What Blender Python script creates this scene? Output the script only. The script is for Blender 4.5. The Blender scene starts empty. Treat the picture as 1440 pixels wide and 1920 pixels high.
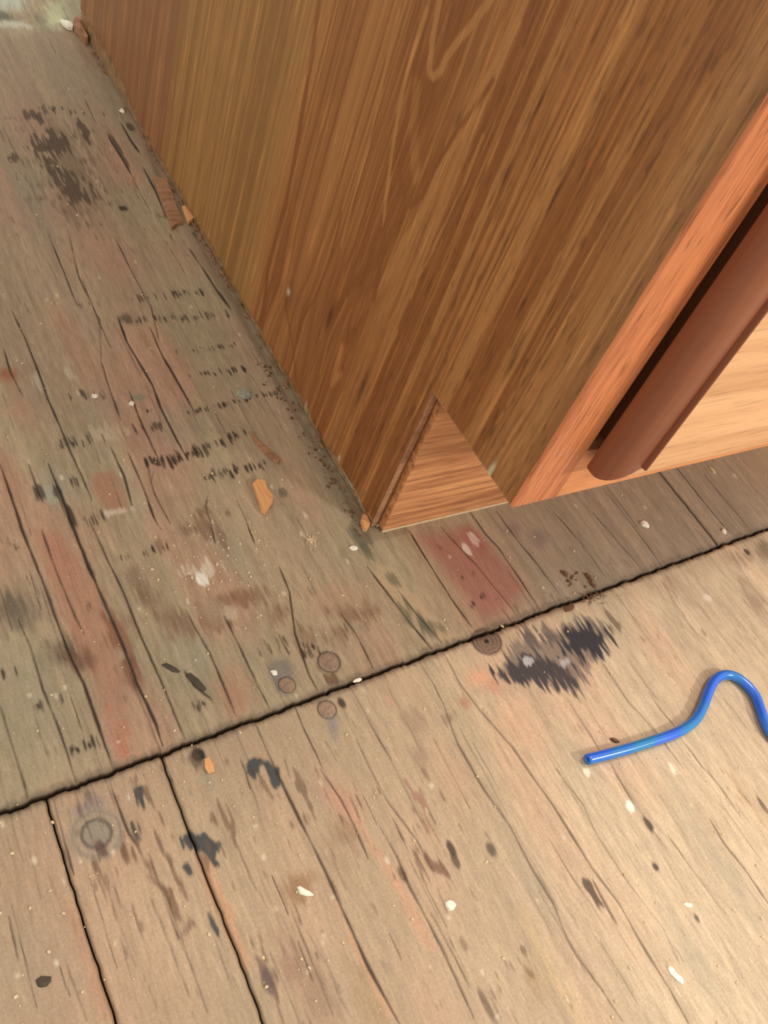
import bpy, bmesh, math, random
import numpy as np
from mathutils import Vector, Matrix

# ------------------------------------------------------------------ camera, world, lights, exposure
sc = bpy.context.scene
C = sc.collection
CAM = np.array([-0.24563462, -0.16272222, 0.37037998])
RM = np.array([[0.8414092678779685, -0.4519606989674114, 0.29624646920756686],
               [-0.1885001263841916, -0.7592342166661814, -0.622921428910929],
               [0.5064564604012912, 0.468289366558946, -0.7240213552690391]])   # right, down, forward
FPX = 1755.97
cd = bpy.data.cameras.new('camera'); cam = bpy.data.objects.new('camera', cd); C.objects.link(cam)
r_, d_, f_ = [Vector(v) for v in RM]
M = Matrix.Identity(4)
for i in range(3):
    M[i][0] = r_[i]; M[i][1] = -d_[i]; M[i][2] = -f_[i]; M[i][3] = CAM[i]
cam.matrix_world = M
cd.sensor_fit = 'VERTICAL'; cd.sensor_height = 32.0; cd.lens = FPX / 1920 * 32.0
cd.clip_start = .01; cd.clip_end = 50
sc.camera = cam

sc.view_settings.view_transform = 'Standard'; sc.view_settings.look = 'None'
sc.view_settings.gamma = 1; sc.view_settings.use_curve_mapping = False
sc.view_settings.exposure = 0.0

w = bpy.data.worlds.new('room_light'); sc.world = w; w.use_nodes = True
w.node_tree.nodes['Background'].inputs[0].default_value = (1.0, .965, .90, 1)
w.node_tree.nodes['Background'].inputs[1].default_value = 1.02

def area(name, loc, target, size, power, col):
    l = bpy.data.lights.new(name, 'AREA'); l.energy = power; l.size = size; l.color = col
    o = bpy.data.objects.new(name, l); C.objects.link(o); o.location = loc
    o.rotation_euler = (Vector(target) - Vector(loc)).to_track_quat('-Z', 'Y').to_euler()
    return o
area('ceiling_lamp', (.80, .0, 1.75), (.10, -.15, 0), .30, 15, (1, .97, .92))      # room's ceiling fixture over the aisle
area('work_lamp', (.50, -.66, .56), (.14, -.10, .03), .07, 4.4, (1, .95, .88))        # low lamp in front of the cabinet
area('window_light', (1.1, .98, .55), (-.1, .62, 0), .30, 6, (.74, 1, .80))         # daylight reaching behind the cabinet

# ------------------------------------------------------------------ helpers
random.seed(7); rng = np.random.RandomState(11)
def un(px, py, ax=2, v=0.0):
    """point of the photograph carried along its sight line to the plane axis=v"""
    d = RM.T @ np.array([(px - 720) / FPX, (py - 960) / FPX, 1.0])
    t = (v - CAM[ax]) / d[ax]
    return CAM + t * d
def lin(r, g, b):
    f = lambda c: (c / 255 / 12.92) if c / 255 < .04045 else ((c / 255 + .055) / 1.055) ** 2.4
    return np.array([f(r), f(g), f(b)])
def obj(name, verts, faces, mat=None, parent=None, smooth=False, mats=None, fm=None):
    me = bpy.data.meshes.new(name); me.from_pydata([tuple(map(float, v)) for v in verts], [], faces)
    for m in (mats or ([mat] if mat else [])): me.materials.append(m)
    if fm: me.polygons.foreach_set('material_index', fm)
    if smooth: me.polygons.foreach_set('use_smooth', [True] * len(me.polygons))
    me.update()
    o = bpy.data.objects.new(name, me); C.objects.link(o)
    if parent: o.parent = parent
    return o
def bmobj(name, bm, mat, parent=None, smooth=False):
    bmesh.ops.recalc_face_normals(bm, faces=bm.faces)
    me = bpy.data.meshes.new(name); bm.to_mesh(me); bm.free(); me.materials.append(mat)
    if smooth: me.polygons.foreach_set('use_smooth', [True] * len(me.polygons))
    o = bpy.data.objects.new(name, me); C.objects.link(o)
    if parent: o.parent = parent
    return o
def box(name, a, b, mat, parent=None, bev=.0006):
    bm = bmesh.new(); bmesh.ops.create_cube(bm, size=1)
    for v in bm.verts:
        v.co = Vector([(a[i] + b[i]) / 2 + v.co[i] * (b[i] - a[i]) for i in range(3)])
    if bev: bmesh.ops.bevel(bm, geom=bm.edges[:], offset=bev, segments=2, affect='EDGES', profile=.6)
    return bmobj(name, bm, mat, parent)
def tag(o, label=None, cat=None, group=None, kind=None):
    if label: o['label'] = label
    if cat: o['category'] = cat
    if group: o['group'] = group
    if kind: o['kind'] = kind
    return o
def empty(name, loc=(0, 0, 0)):
    o = bpy.data.objects.new(name, None); C.objects.link(o); o.location = loc; o.empty_display_size = .05
    return o

# value noise on arbitrary numpy coordinates
def vn(x, y, seed):
    r = np.random.RandomState(seed); T = r.rand(256, 256)
    x = np.asarray(x, float); y = np.asarray(y, float)
    xi = np.floor(x).astype(int); yi = np.floor(y).astype(int)
    fx = x - xi; fy = y - yi; fx = fx * fx * (3 - 2 * fx); fy = fy * fy * (3 - 2 * fy)
    a = T[xi & 255, yi & 255]; b = T[(xi + 1) & 255, yi & 255]; c = T[xi & 255, (yi + 1) & 255]; d = T[(xi + 1) & 255, (yi + 1) & 255]
    return (a * (1 - fx) + b * fx) * (1 - fy) + (c * (1 - fx) + d * fx) * fy
def sst(a, b, x):
    t = np.clip((x - a) / (b - a), 0, 1); return t * t * (3 - 2 * t)

# ------------------------------------------------------------------ materials
def newmat(name):
    m = bpy.data.materials.new(name); m.use_nodes = True
    nt = m.node_tree; b = nt.nodes['Principled BSDF']; return m, nt, b
def L(nt, a, b): nt.links.new(a, b)
def vcol_mat(name, rough, stretch, amt=.25, bump=.25, spec=.35, rvar=.15, speck=.06):
    """colour comes from the mesh's own wear map, multiplied by fine procedural grain"""
    m, nt, b = newmat(name)
    at = nt.nodes.new('ShaderNodeAttribute'); at.attribute_name = 'wear_tone'
    tc = nt.nodes.new('ShaderNodeTexCoord'); mp = nt.nodes.new('ShaderNodeMapping'); mp.inputs['Scale'].default_value = stretch
    L(nt, tc.outputs['Object'], mp.inputs['Vector'])
    n = nt.nodes.new('ShaderNodeTexNoise'); n.inputs['Scale'].default_value = 1; n.inputs['Detail'].default_value = 4; n.inputs['Roughness'].default_value = .65
    L(nt, mp.outputs[0], n.inputs['Vector'])
    mr = nt.nodes.new('ShaderNodeMapRange'); mr.inputs[1].default_value = .3; mr.inputs[2].default_value = .7
    mr.inputs[3].default_value = 1 - amt; mr.inputs[4].default_value = 1 + amt * .6
    L(nt, n.outputs[0], mr.inputs[0])
    n2 = nt.nodes.new('ShaderNodeTexNoise'); n2.inputs['Scale'].default_value = 850; n2.inputs['Detail'].default_value = 3; n2.inputs['Roughness'].default_value = .7
    L(nt, tc.outputs['Object'], n2.inputs['Vector'])
    m2 = nt.nodes.new('ShaderNodeMapRange'); m2.inputs[1].default_value = .3; m2.inputs[2].default_value = .7; m2.inputs[3].default_value = 1 - speck; m2.inputs[4].default_value = 1 + speck * .7
    L(nt, n2.outputs[0], m2.inputs[0])
    mm = nt.nodes.new('ShaderNodeMath'); mm.operation = 'MULTIPLY'; L(nt, mr.outputs[0], mm.inputs[0]); L(nt, m2.outputs[0], mm.inputs[1])
    mx = nt.nodes.new('ShaderNodeVectorMath'); mx.operation = 'SCALE'
    L(nt, at.outputs['Color'], mx.inputs[0]); L(nt, mm.outputs[0], mx.inputs['Scale'])
    L(nt, mx.outputs[0], b.inputs['Base Color'])
    rr = nt.nodes.new('ShaderNodeMapRange'); rr.inputs[3].default_value = rough - rvar; rr.inputs[4].default_value = rough + rvar
    L(nt, n.outputs[0], rr.inputs[0]); L(nt, rr.outputs[0], b.inputs['Roughness'])
    bp = nt.nodes.new('ShaderNodeBump'); bp.inputs['Strength'].default_value = bump; bp.inputs['Distance'].default_value = .0004
    L(nt, n.outputs[0], bp.inputs['Height']); L(nt, bp.outputs[0], b.inputs['Normal'])
    b.inputs['Specular IOR Level'].default_value = spec
    return m
def wood(name, light, dark, axis, fine=1.0, rough=.42, contrast=1.0, spec=.4, rings=1.0):
    """stained wood: broad growth bands, fine streaks and dark pores running along one axis (0 x, 1 y, 2 z)"""
    m, nt, b = newmat(name)
    tc = nt.nodes.new('ShaderNodeTexCoord')
    def noise(across, along, det=3, rough_=.6):
        s = [across] * 3; s[axis] = along
        mp = nt.nodes.new('ShaderNodeMapping'); mp.inputs['Scale'].default_value = s; L(nt, tc.outputs['Object'], mp.inputs['Vector'])
        n = nt.nodes.new('ShaderNodeTexNoise'); n.inputs['Scale'].default_value = 1; n.inputs['Detail'].default_value = det
        n.inputs['Roughness'].default_value = rough_; n.inputs['Distortion'].default_value = .3
        L(nt, mp.outputs[0], n.inputs['Vector']); return n.outputs[0]
    def mr(o, a, b_, c, d):
        r = nt.nodes.new('ShaderNodeMapRange'); r.inputs[1].default_value = a; r.inputs[2].default_value = b_; r.inputs[3].default_value = c; r.inputs[4].default_value = d
        L(nt, o, r.inputs[0]); return r.outputs[0]
    def mth(op, a, b_):
        k = nt.nodes.new('ShaderNodeMath'); k.operation = op
        for i, q in enumerate((a, b_)):
            if isinstance(q, float): k.inputs[i].default_value = q
            else: L(nt, q, k.inputs[i])
        return k.outputs[0]
    broad = noise(140 * rings, 7 * rings, 2); mid = noise(520 * fine, 14 * fine, 3); pore = noise(1500 * fine, 70 * fine, 2)
    t = mth('ADD', mr(broad, .35, .65, 0., .55), mr(mid, .35, .7, 0., .45 * contrast))
    cr = nt.nodes.new('ShaderNodeMix'); cr.data_type = 'RGBA'
    cr.inputs[6].default_value = (*light, 1); cr.inputs[7].default_value = (*dark, 1)
    L(nt, t, cr.inputs[0])
    mul = mth('MULTIPLY', mr(pore, .56, .68, 1., 1 - .45 * contrast), mr(mid, .62, .72, 1., 1 - .30 * contrast))
    sc_ = nt.nodes.new('ShaderNodeVectorMath'); sc_.operation = 'SCALE'
    L(nt, cr.outputs[2], sc_.inputs[0]); L(nt, mul, sc_.inputs['Scale'])
    L(nt, sc_.outputs[0], b.inputs['Base Color'])
    b.inputs['Roughness'].default_value = rough; b.inputs['Specular IOR Level'].default_value = spec
    bp = nt.nodes.new('ShaderNodeBump'); bp.inputs['Strength'].default_value = .15; bp.inputs['Distance'].default_value = .0003
    L(nt, mul, bp.inputs['Height']); L(nt, bp.outputs[0], b.inputs['Normal'])
    return m
def plain(name, col, rough=.6, var=.15, scale=300, spec=.3, metal=0):
    m, nt, b = newmat(name)
    tc = nt.nodes.new('ShaderNodeTexCoord'); n = nt.nodes.new('ShaderNodeTexNoise'); n.inputs['Scale'].default_value = scale; n.inputs['Detail'].default_value = 3
    L(nt, tc.outputs['Object'], n.inputs['Vector'])
    mr = nt.nodes.new('ShaderNodeMapRange'); mr.inputs[1].default_value = .3; mr.inputs[2].default_value = .7; mr.inputs[3].default_value = 1 - var; mr.inputs[4].default_value = 1 + var
    L(nt, n.outputs[0], mr.inputs[0])
    s = nt.nodes.new('ShaderNodeVectorMath'); s.operation = 'SCALE'; s.inputs[0].default_value = tuple(col); L(nt, mr.outputs[0], s.inputs['Scale'])
    L(nt, s.outputs[0], b.inputs['Base Color']); b.inputs['Roughness'].default_value = rough
    b.inputs['Specular IOR Level'].default_value = spec; b.inputs['Metallic'].default_value = metal
    return m

M_floor = vcol_mat('worn_plywood', .62, (900, 90, 90), .15, .35, .3, .15, .15)
M_panel = vcol_mat('oak_veneer', .42, (60, 1800, 45), .22, .18, .35, .08)
M_stile = wood('oak_stile', lin(220, 140, 92), lin(164, 92, 56), 2, 1.0, .40, 1.1)
M_rail = wood('oak_rail', lin(222, 150, 98), lin(186, 112, 66), 0, 1.0, .42, .7)
M_face = wood('oak_drawer_face', lin(230, 180, 132), lin(188, 132, 88), 0, .7, .42, .5, rings=.5)
M_edge = wood('oak_drawer_edge', lin(150, 90, 62), lin(112, 64, 44), 2, .35, .33, .22, .5, rings=.5)
M_toe = wood('oak_toe_board', lin(226, 162, 108), lin(150, 92, 56), 0, .8, .45, 1.0, rings=1.4)
M_raw = wood('raw_board', lin(160, 120, 85), lin(120, 85, 58), 1, 1.0, .8, .8, .1)
M_dark = plain('dark_gap', lin(100, 70, 48), .9, .3, 60, .1)
M_white = plain('white_chip', lin(236, 226, 205), .7, .08)
M_cream = plain('cream_flake', lin(214, 190, 150), .7, .12)
M_grey = plain('grey_plaster', lin(150, 148, 128), .85, .15)
M_chip = wood('orange_splinter', lin(222, 164, 108), lin(190, 126, 76), 1, 1.2, .6, .6, .2)
M_redchip = wood('reddish_splinter', lin(182, 136, 100), lin(136, 94, 68), 0, 1.5, .7, .9, .2)
M_brown = plain('brown_crumb', lin(112, 80, 58), .8, .25)
M_black = plain('dark_flake', lin(74, 64, 50), .7, .2)
M_nail = plain('tarnished_nail', lin(146, 118, 96), .6, .25, 500, .4, .1)

# ------------------------------------------------------------------ FLOOR: two courses of old plywood boards, grain along Y
X0, Y0, DX, DY, NW, NH = -.27, -.27, .0004, .0006, 1500, 1620
gx = X0 + (np.arange(NW) + .5) * DX; gy = Y0 + (np.arange(NH) + .5) * DY
GX, GY = np.meshgrid(gx, gy)                       # rows are y
def seam_y(x): return -.018 + .0386 * (np.clip(x, -.5, .5) + .21)
# grain-stretched noises
warp = GX + .0022 * (vn(GX * 20, GY * 9, 1) - .5)
n_pix = vn(warp / .0011, GY / .012, 2); n_str = vn(warp / .0028, GY / .055, 3); n_wide = vn(warp / .012, GY / .19, 4)
n_low = vn(GX / .055, GY / .075, 5); n_low2 = vn(GX / .03 + 9, GY / .05, 6); n_fine = vn(GX / .0009, GY / .004, 7)
n_tick = vn(warp / .0013, GY / .007, 8); n_patch = vn(GX / .02, GY / .03, 9)
n_tick2 = vn(warp / .0010 + 31, GY / .0045, 14)
A_ = lin(178, 153, 122); B_ = lin(164, 150, 118); P_ = lin(186, 140, 114)
col = A_ * np.ones((NH, NW, 3))
def blend(c, m):
    global col
    col = col * (1 - m[..., None]) + np.asarray(c) * m[..., None]
front = (GY < seam_y(GX)).astype(float)
blend(B_, .5 * sst(.42, .66, n_low * .6 + n_wide * .4))
blend(P_, .65 * sst(.5, .75, n_low2 * .45 + n_wide * .3 + n_low * .25))
col *= (1 - .12 * (1 - front))[..., None]
blend(lin(196, 172, 138), .35 * front)
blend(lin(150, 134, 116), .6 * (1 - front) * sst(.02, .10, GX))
blend(lin(208, 186, 156), .5 * front * sst(-.02, .12, GX - .5 * GY))  # lamp's brighter pool toward the front right, put into the colour
blend(lin(208, 166, 134), .30 * front * sst(.4, .7, n_low2 * .5 + n_wide * .5))
col *= (1 + .22 * (n_str - .5) + .14 * (n_pix - .5) + .17 * (n_fine - .5) + .12 * (n_tick - .5) + .18 * (n_wide - .5))[..., None]
hgt = .00010 * (n_str - .5) + .00006 * (n_pix - .5)

def W(p, z=0.0): return un(p[0], p[1], 2, z)[:2]
K = np.zeros((NH, NW))       # crack mask
def crack(pts, wmm=.5, dark=.8, depth=.5, wob=.4, taper=True):
    q = np.array([W(p) for p in pts]); q = q[np.argsort(q[:, 1])]
    r0 = max(0, int((q[0, 1] - Y0) / DY)); r1 = min(NH - 1, int((q[-1, 1] - Y0) / DY))
    if r1 <= r0 + 1: return
    rows = np.arange(r0, r1); yy = gy[rows]; s = rng.randint(200)
    xc = np.interp(yy, q[:, 1], q[:, 0]) + wob * .0004 * (vn(yy / .012, yy * 0 + s, 20) - .5) + wob * .0004 * (vn(yy / .0025, yy * 0 + s, 21) - .5)
    t = (yy - yy[0]) / (yy[-1] - yy[0])
    ww = wmm * .001 * (.45 + .9 * vn(yy / .009, yy * 0 + s, 22))
    if taper: ww = ww * (np.clip(np.minimum(t, 1 - t) / .12, 0, 1) * .8 + .2)
    ww = np.maximum(ww, .00018)
    dk = dark * (.55 + .6 * vn(yy / .014, yy * 0 + s, 23))
    c0 = ((xc - X0) / DX - .5).round().astype(int)
    for k in range(-7, 8):
        c = c0 + k; ok = (c >= 0) & (c < NW)
        dd = np.abs(gx[np.clip(c, 0, NW - 1)] - xc)
        m = np.clip(dk, 0, 1) * np.exp(-(dd / (ww * .62 + .00012)) ** 2)
        rr, cc, mm = rows[ok], c[ok], m[ok]
        K[rr, cc] = np.maximum(K[rr, cc], mm)
        hgt[rr, cc] = np.minimum(hgt[rr, cc], -depth * .001 * mm)
def window(x0, x1, y0, y1):
    return (slice(max(0, int((y0 - Y0) / DY)), min(NH, int((y1 - Y0) / DY) + 2)), slice(max(0, int((x0 - X0) / DX)), min(NW, int((x1 - X0) / DX) + 2)))
def paint(sl, m, c):
    m = np.clip(m, 0, 1)[..., None]; col[sl] = col[sl] * (1 - m) + np.asarray(c) * m
def ell(px, py, rx, ry, c, s=.8, fray=.6, soft=.5, lump=.3):
    """stain: rx, ry in mm across and along the grain"""
    x, y = W((px, py)); rx *= .001; ry *= .001
    sl = window(x - rx * 2, x + rx * 2, y - ry * 2, y + ry * 2); xx, yy = GX[sl], GY[sl]
    if xx.size == 0: return
    d = np.sqrt(((xx - x) / rx) ** 2 + ((yy - y) / ry) ** 2)
    v = 1 - d + fray * (n_tick[sl] - .5) * 1.1 + fray * .6 * (n_pix[sl] - .5) + lump * (vn(xx / .004, yy / .005, 31) - .5)
    paint(sl, s * sst(0, soft, v), c)
def poly(pts, c, s=.8, fray=.6, soft=.4, feather=.003, holes=.0):
    q = np.array([W(p) for p in pts]); sl = window(q[:, 0].min() - .012, q[:, 0].max() + .012, q[:, 1].min() - .012, q[:, 1].max() + .012)
    xx, yy = GX[sl], GY[sl]
    if xx.size == 0: return
    ins = np.zeros(xx.shape, bool); dist = np.full(xx.shape, 9.)
    for i in range(len(q)):
        (xa, ya), (xb, yb) = q[i], q[(i + 1) % len(q)]
        cr = ((ya > yy) != (yb > yy)) & (xx < (xb - xa) * (yy - ya) / ((yb - ya) or 1e-9) + xa); ins ^= cr
        ex, ey = xb - xa, yb - ya; t = np.clip(((xx - xa) * ex + (yy - ya) * ey) / (ex * ex + ey * ey + 1e-12), 0, 1)
        dist = np.minimum(dist, np.hypot(xx - xa - t * ex, yy - ya - t * ey))
    v = np.where(ins, dist, -dist) / feather
    v = np.clip(v, -3, 2) + fray * 2.2 * (n_tick[sl] - .5) + fray * 1.4 * (n_pix[sl] - .5) - holes * 3 * sst(.55, .8, n_str[sl] * .5 + n_tick2[sl] * .5)
    paint(sl, s * sst(-.2, soft, v), c)

RED = lin(170, 112, 88); SAL = lin(222, 160, 126); DK = lin(66, 52, 42); GRN = lin(150, 146, 122); BRN = lin(122, 90, 66)
# painted / weathered patches, plus shade put into the colour at left -------------------------------------------------
poly([(55, 985), (110, 990), (150, 1040), (198, 1105), (215, 1165), (235, 1220), (245, 1290), (252, 1345), (260, 1425), (214, 1438), (182, 1345), (155, 1270), (115, 1180), (80, 1090)], RED, .62, .5, 2)
poly([(212, 1350), (245, 1350), (260, 1420), (216, 1436)], lin(182, 108, 82), .5, .5, 1)
poly([(165, 885), (215, 875), (238, 900), (250, 950), (235, 968), (190, 955), (165, 920)], lin(165, 112, 86), .7, .2, 1.5)
ell(18, 700, 8, 9, lin(160, 92, 62), .8, .3, .8); ell(35, 770, 12, 30, RED, .35, .2, 1); ell(20, 900, 8, 30, RED, .4, .2, 1)
poly([(765, 1000), (850, 975), (905, 985), (950, 1035), (1005, 1105), (985, 1140), (905, 1190), (850, 1115), (805, 1055)], lin(160, 92, 82), .62, .2, 2, .006)
poly([(850, 985), (880, 975), (925, 1025), (905, 1045), (870, 1020)], lin(165, 84, 78), .5, .2, 2)
ell(1010, 1010, 12, 10, lin(120, 104, 104), .5, .2, 1); ell(960, 990, 10, 8, lin(120, 95, 100), .4, .2, 1)
ell(900, 1270, 14, 8, SAL, .75, .4, .8); ell(925, 1285, 8, 6, lin(205, 125, 105), .5, .5, .8)
poly([(600, 1470), (645, 1475), (700, 1560), (760, 1650), (800, 1720), (830, 1800), (800, 1790), (745, 1690), (690, 1600), (640, 1530)], SAL, .7, .3, 1.5)
poly([(615, 1660), (650, 1720), (700, 1810), (750, 1910), (720, 1918), (665, 1800), (622, 1700)], lin(222, 158, 118), .75, .3, 1)
poly([(110, 1660), (135, 1680), (165, 1740), (235, 1925), (185, 1925), (140, 1790), (118, 1720)], lin(196, 132, 100), .7, .3, 1)
poly([(350, 1580), (400, 1610), (430, 1690), (480, 1800), (460, 1830), (400, 1720), (370, 1640)], lin(218, 152, 108), .7, .4, 1)
ell(640, 1500, 14, 20, lin(200, 135, 112), .5, .4, 1); ell(640, 1120, 30, 16, lin(184, 134, 106), .4, .3, 1.2)
ell(440, 1300, 14, 22, lin(176, 112, 86), .5, .3, 1); ell(250, 1560, 18, 24, lin(196, 146, 118), .4, .3, 1)
ell(60, 240, 26, 60, lin(178, 132, 112), .55, .2, 1.2); ell(180, 480, 34, 40, lin(178, 134, 110), .45, .2, 1.2)
ell(1100, 1240, 20, 30, SAL, .3, .3, 1.2); ell(850, 1460, 18, 30, SAL, .3, .3, 1.2); ell(960, 1370, 20, 24, SAL, .25, .3, 1)
for a in ((60, 380, 30, 60), (150, 170, 30, 80), (100, 900, 10, 26), (190, 760, 16, 26), (255, 930, 12, 30), (60, 1330, 30, 34), (360, 1240, 22, 28), (30, 1240, 18, 24),
          (60, 1800, 30, 40), (1340, 1600, 14, 60), (640, 1860, 16, 30), (1010, 1680, 10, 24), (440, 1040, 14, 22), (330, 800, 20, 24), (1300, 1800, 14, 30)):
    ell(*a, GRN, .42, .25, 1.1)
ell(60, 1380, 46, 46, lin(146, 132, 104), .5, .2, 1.4); ell(230, 1300, 40, 40, lin(150, 132, 106), .35, .2, 1.4)  # cabinet's shade over the boards at left, put into the colour
poly([(700, 1050), (735, 1060), (800, 1135), (850, 1185), (870, 1190), (830, 1208), (765, 1160), (700, 1090)], lin(190, 160, 124), .6, .3, 1)
poly([(100, -20), (150, -20), (150, 40), (118, 62), (60, 55), (70, 20)], lin(200, 205, 160), .6, .4, 1.5, .01)
poly([(-30, -40), (75, -40), (60, 20), (20, 30), (-30, 20)], lin(196, 204, 190), .6, .5, 1.5, .01)
ell(5, 30, 14, 10, lin(70, 75, 68), .7, .6, .6); ell(20, 45, 20, 8, lin(205, 200, 185), .6, .5, .8); ell(75, 40, 8, 20, lin(110, 100, 78), .6, .7, .7)
blend(lin(160, 134, 107), .70 * front * sst(.05, -.11, GX) * (.5 + .8 * n_low))  # light fading to the left, painted unevenly into the front boards' colour
# burns, oil and dark blotches -------------------------------------------------
INK = lin(44, 42, 50)
poly([(922, 1262), (955, 1288), (990, 1296), (1030, 1290), (1085, 1302), (1108, 1284), (1112, 1264), (1122, 1240), (1146, 1212), (1152, 1190), (1132, 1162), (1095, 1152), (1060, 1160), (1040, 1182), (990, 1186), (950, 1205), (940, 1240)],
     lin(104, 92, 84), .72, 1.1, .7, .004)
poly([(925, 1262), (955, 1286), (990, 1290), (1030, 1282), (1075, 1296), (1092, 1268), (1080, 1245), (1040, 1230), (1000, 1225), (968, 1232), (945, 1246)], INK, .85, 1.2, .6, .004, .5)
poly([(1050, 1190), (1095, 1168), (1135, 1182), (1146, 1205), (1128, 1232), (1085, 1238), (1055, 1222)], INK, .95, 1.1, .5, .004, .2)
poly([(975, 1175), (1040, 1168), (1056, 1205), (1020, 1222), (985, 1212)], lin(84, 76, 74), .7, 1.3, .6, .004, .6)
ell(915, 1200, 6, 7, lin(84, 66, 56), .6, .3, .8)
poly([(65, 255), (100, 248), (130, 262), (137, 285), (112, 290), (100, 300), (142, 330), (168, 360), (172, 380), (130, 376), (105, 360), (110, 335), (90, 322), (84, 300), (62, 275)], lin(74, 60, 46), .95, 1.2, .4, .006, .3)
poly([(55, 230), (170, 240), (190, 380), (150, 420), (80, 380), (60, 300)], lin(110, 90, 68), .45, 2.2, .5, .008, .9)
for a in ((62, 215, 3, 8), (75, 222, 2.5, 9), (50, 215, 3, 8), (155, 240, 3.5, 14), (163, 262, 2, 8), (25, 297, 4, 7), (108, 340, 3.5, 12), (210, 262, 2.6, 10), (222, 278, 2, 12), (233, 300, 2, 10)):
    ell(*a, lin(86, 68, 50), .85, .6, .35)
ell(232, 391, 3.4, 4, lin(50, 38, 28), .9, .3, .3); ell(245, 238, 3.2, 7, lin(60, 44, 32), .95, .2, .4); ell(365, 440, 1.4, 4, DK, .95, .2, .3)
for p in ([(462, 1422), (490, 1418), (522, 1440), (527, 1476), (512, 1480), (505, 1458), (488, 1440), (480, 1462), (463, 1450)],
          [(252, 1478), (264, 1474), (276, 1508), (271, 1528), (256, 1508)], [(240, 1540), (253, 1537), (268, 1576), (262, 1580), (244, 1556)],
          [(335, 1570), (360, 1556), (386, 1564), (414, 1578), (414, 1597), (402, 1610), (422, 1622), (406, 1630), (391, 1602), (368, 1594), (343, 1590)],
          [(333, 1624), (350, 1617), (365, 1641), (350, 1641)], [(391, 1713), (405, 1734), (415, 1740), (409, 1756), (397, 1736)]):
    poly(p, lin(62, 64, 64), .95, .55, .4, .0016, .1)
BR2 = lin(116, 86, 64)
poly([(225, 1570), (262, 1600), (300, 1650), (350, 1700), (380, 1740), (360, 1740), (310, 1690), (262, 1640), (228, 1600)], BR2, .8, 1.0, .6, .0025, .3)
poly([(310, 1600), (345, 1640), (365, 1690), (345, 1700), (320, 1660)], BR2, .7, 1.1, .6, .002, .3)
poly([(150, 1480), (168, 1482), (176, 1530), (164, 1532)], lin(96, 78, 66), .7, .9, .5, .002)
poly([(172, 1600), (200, 1640), (225, 1720), (205, 1700), (185, 1650)], BR2, .6, 1.2, .6, .002, .3)
poly([(405, 1500), (440, 1540), (445, 1580), (425, 1578), (408, 1540)], BR2, .75, 1., .5, .003)
poly([(480, 1450), (500, 1500), (510, 1500), (500, 1465)], BR2, .7, .8, .5, .002)
ell(165, 1515, 10, 6, lin(120, 108, 108), .6, .5, .8)
ell(560, 1665, 10, 8, lin(140, 102, 66), .7, .5, .7); ell(655, 1565, 9, 9, lin(146, 112, 82), .6, .9, .7); ell(620, 1600, 10, 22, lin(150, 118, 92), .35, 1, 1)
poly([(780, 1590), (830, 1620), (842, 1640), (815, 1642), (795, 1625)], lin(116, 80, 62), .8, .8, .5, .0025)
poly([(765, 1470), (790, 1490), (820, 1560), (830, 1575), (800, 1550), (775, 1500)], lin(150, 104, 84), .7, 1.2, .6, .0025, .3)
poly([(475, 1790), (495, 1800), (515, 1850), (500, 1850), (485, 1820)], lin(120, 90, 80), .8, .5, .4, .002)
ell(504, 1842, 3.6, 7, lin(96, 76, 72), .8, .3, .5); ell(545, 1815, 5, 18, lin(150, 112, 92), .6, .8, .7); ell(595, 1860, 8, 26, lin(146, 116, 92), .6, .8, .7)
ell(685, 1870, 7, 20, lin(160, 134, 98), .7, .7, .7); ell(916, 1890, 3, 10, lin(110, 90, 70), .8, .8, .5); ell(920, 1592, 2.6, 4.5, lin(92, 78, 64), .9, .3, .4)
ell(755, 1640, 2, 4, lin(110, 86, 66), .9, .3, .4); ell(847, 1592, 2, 4.5, DK, .9, .4, .4); ell(853, 1612, 2, 4.5, DK, .8, .4, .4)
ell(780, 1355, 7, 10, lin(150, 122, 98), .6, .8, .7); ell(785, 1420, 7, 7, lin(146, 120, 96), .6, .8, .7)
ell(640, 1318, 2.4, 4, DK, .95, .3, .4); ell(623, 1275, 4, 4.5, lin(112, 80, 60), .85, .6, .5)
ell(40, 1142, 14, 16, lin(96, 84, 70), .75, .6, .9); ell(5, 1140, 12, 10, lin(96, 84, 70), .5, .6, .9); ell(115, 1222, 12, 10, lin(104, 84, 66), .7, .6, .9); ell(155, 1240, 8, 10, lin(110, 74, 56), .75, .6, .8)
ell(225, 1190, 8, 16, lin(128, 80, 58), .75, .7, .8); ell(245, 1260, 6, 10, lin(120, 76, 56), .7, .7, .7)
ell(255, 1095, 9, 16, lin(122, 96, 76), .55, .7, .9); ell(275, 1120, 6, 14, lin(120, 92, 70), .6, .6, .8); ell(315, 1160, 8, 12, lin(124, 94, 72), .6, .8, .8); ell(350, 1175, 8, 10, lin(120, 86, 66), .6, .8, .8)
for a in ((400, 1145, 12, 9), (440, 1125, 12, 7), (480, 1120, 10, 7), (395, 1170, 10, 8), (520, 1150, 8, 8), (575, 1195, 9, 12), (650, 1150, 12, 8), (690, 1145, 9, 8), (630, 1190, 10, 8)):
    ell(*a, lin(132, 96, 72), .6, .9, .8)
ell(400, 1145, 8, 10, lin(170, 150, 122), .5, .5, .8); ell(435, 1148, 6, 5, lin(190, 172, 145), .6, .6, .7)
poly([(500, 1238), (535, 1228), (556, 1250), (554, 1290), (540, 1312), (515, 1300), (500, 1262)], lin(118, 110, 104), .75, .3, 1.2, .003)
poly([(592, 1310), (612, 1306), (640, 1345), (640, 1400), (620, 1395), (605, 1350)], lin(130, 122, 116), .6, .3, 1.2, .003)
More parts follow.
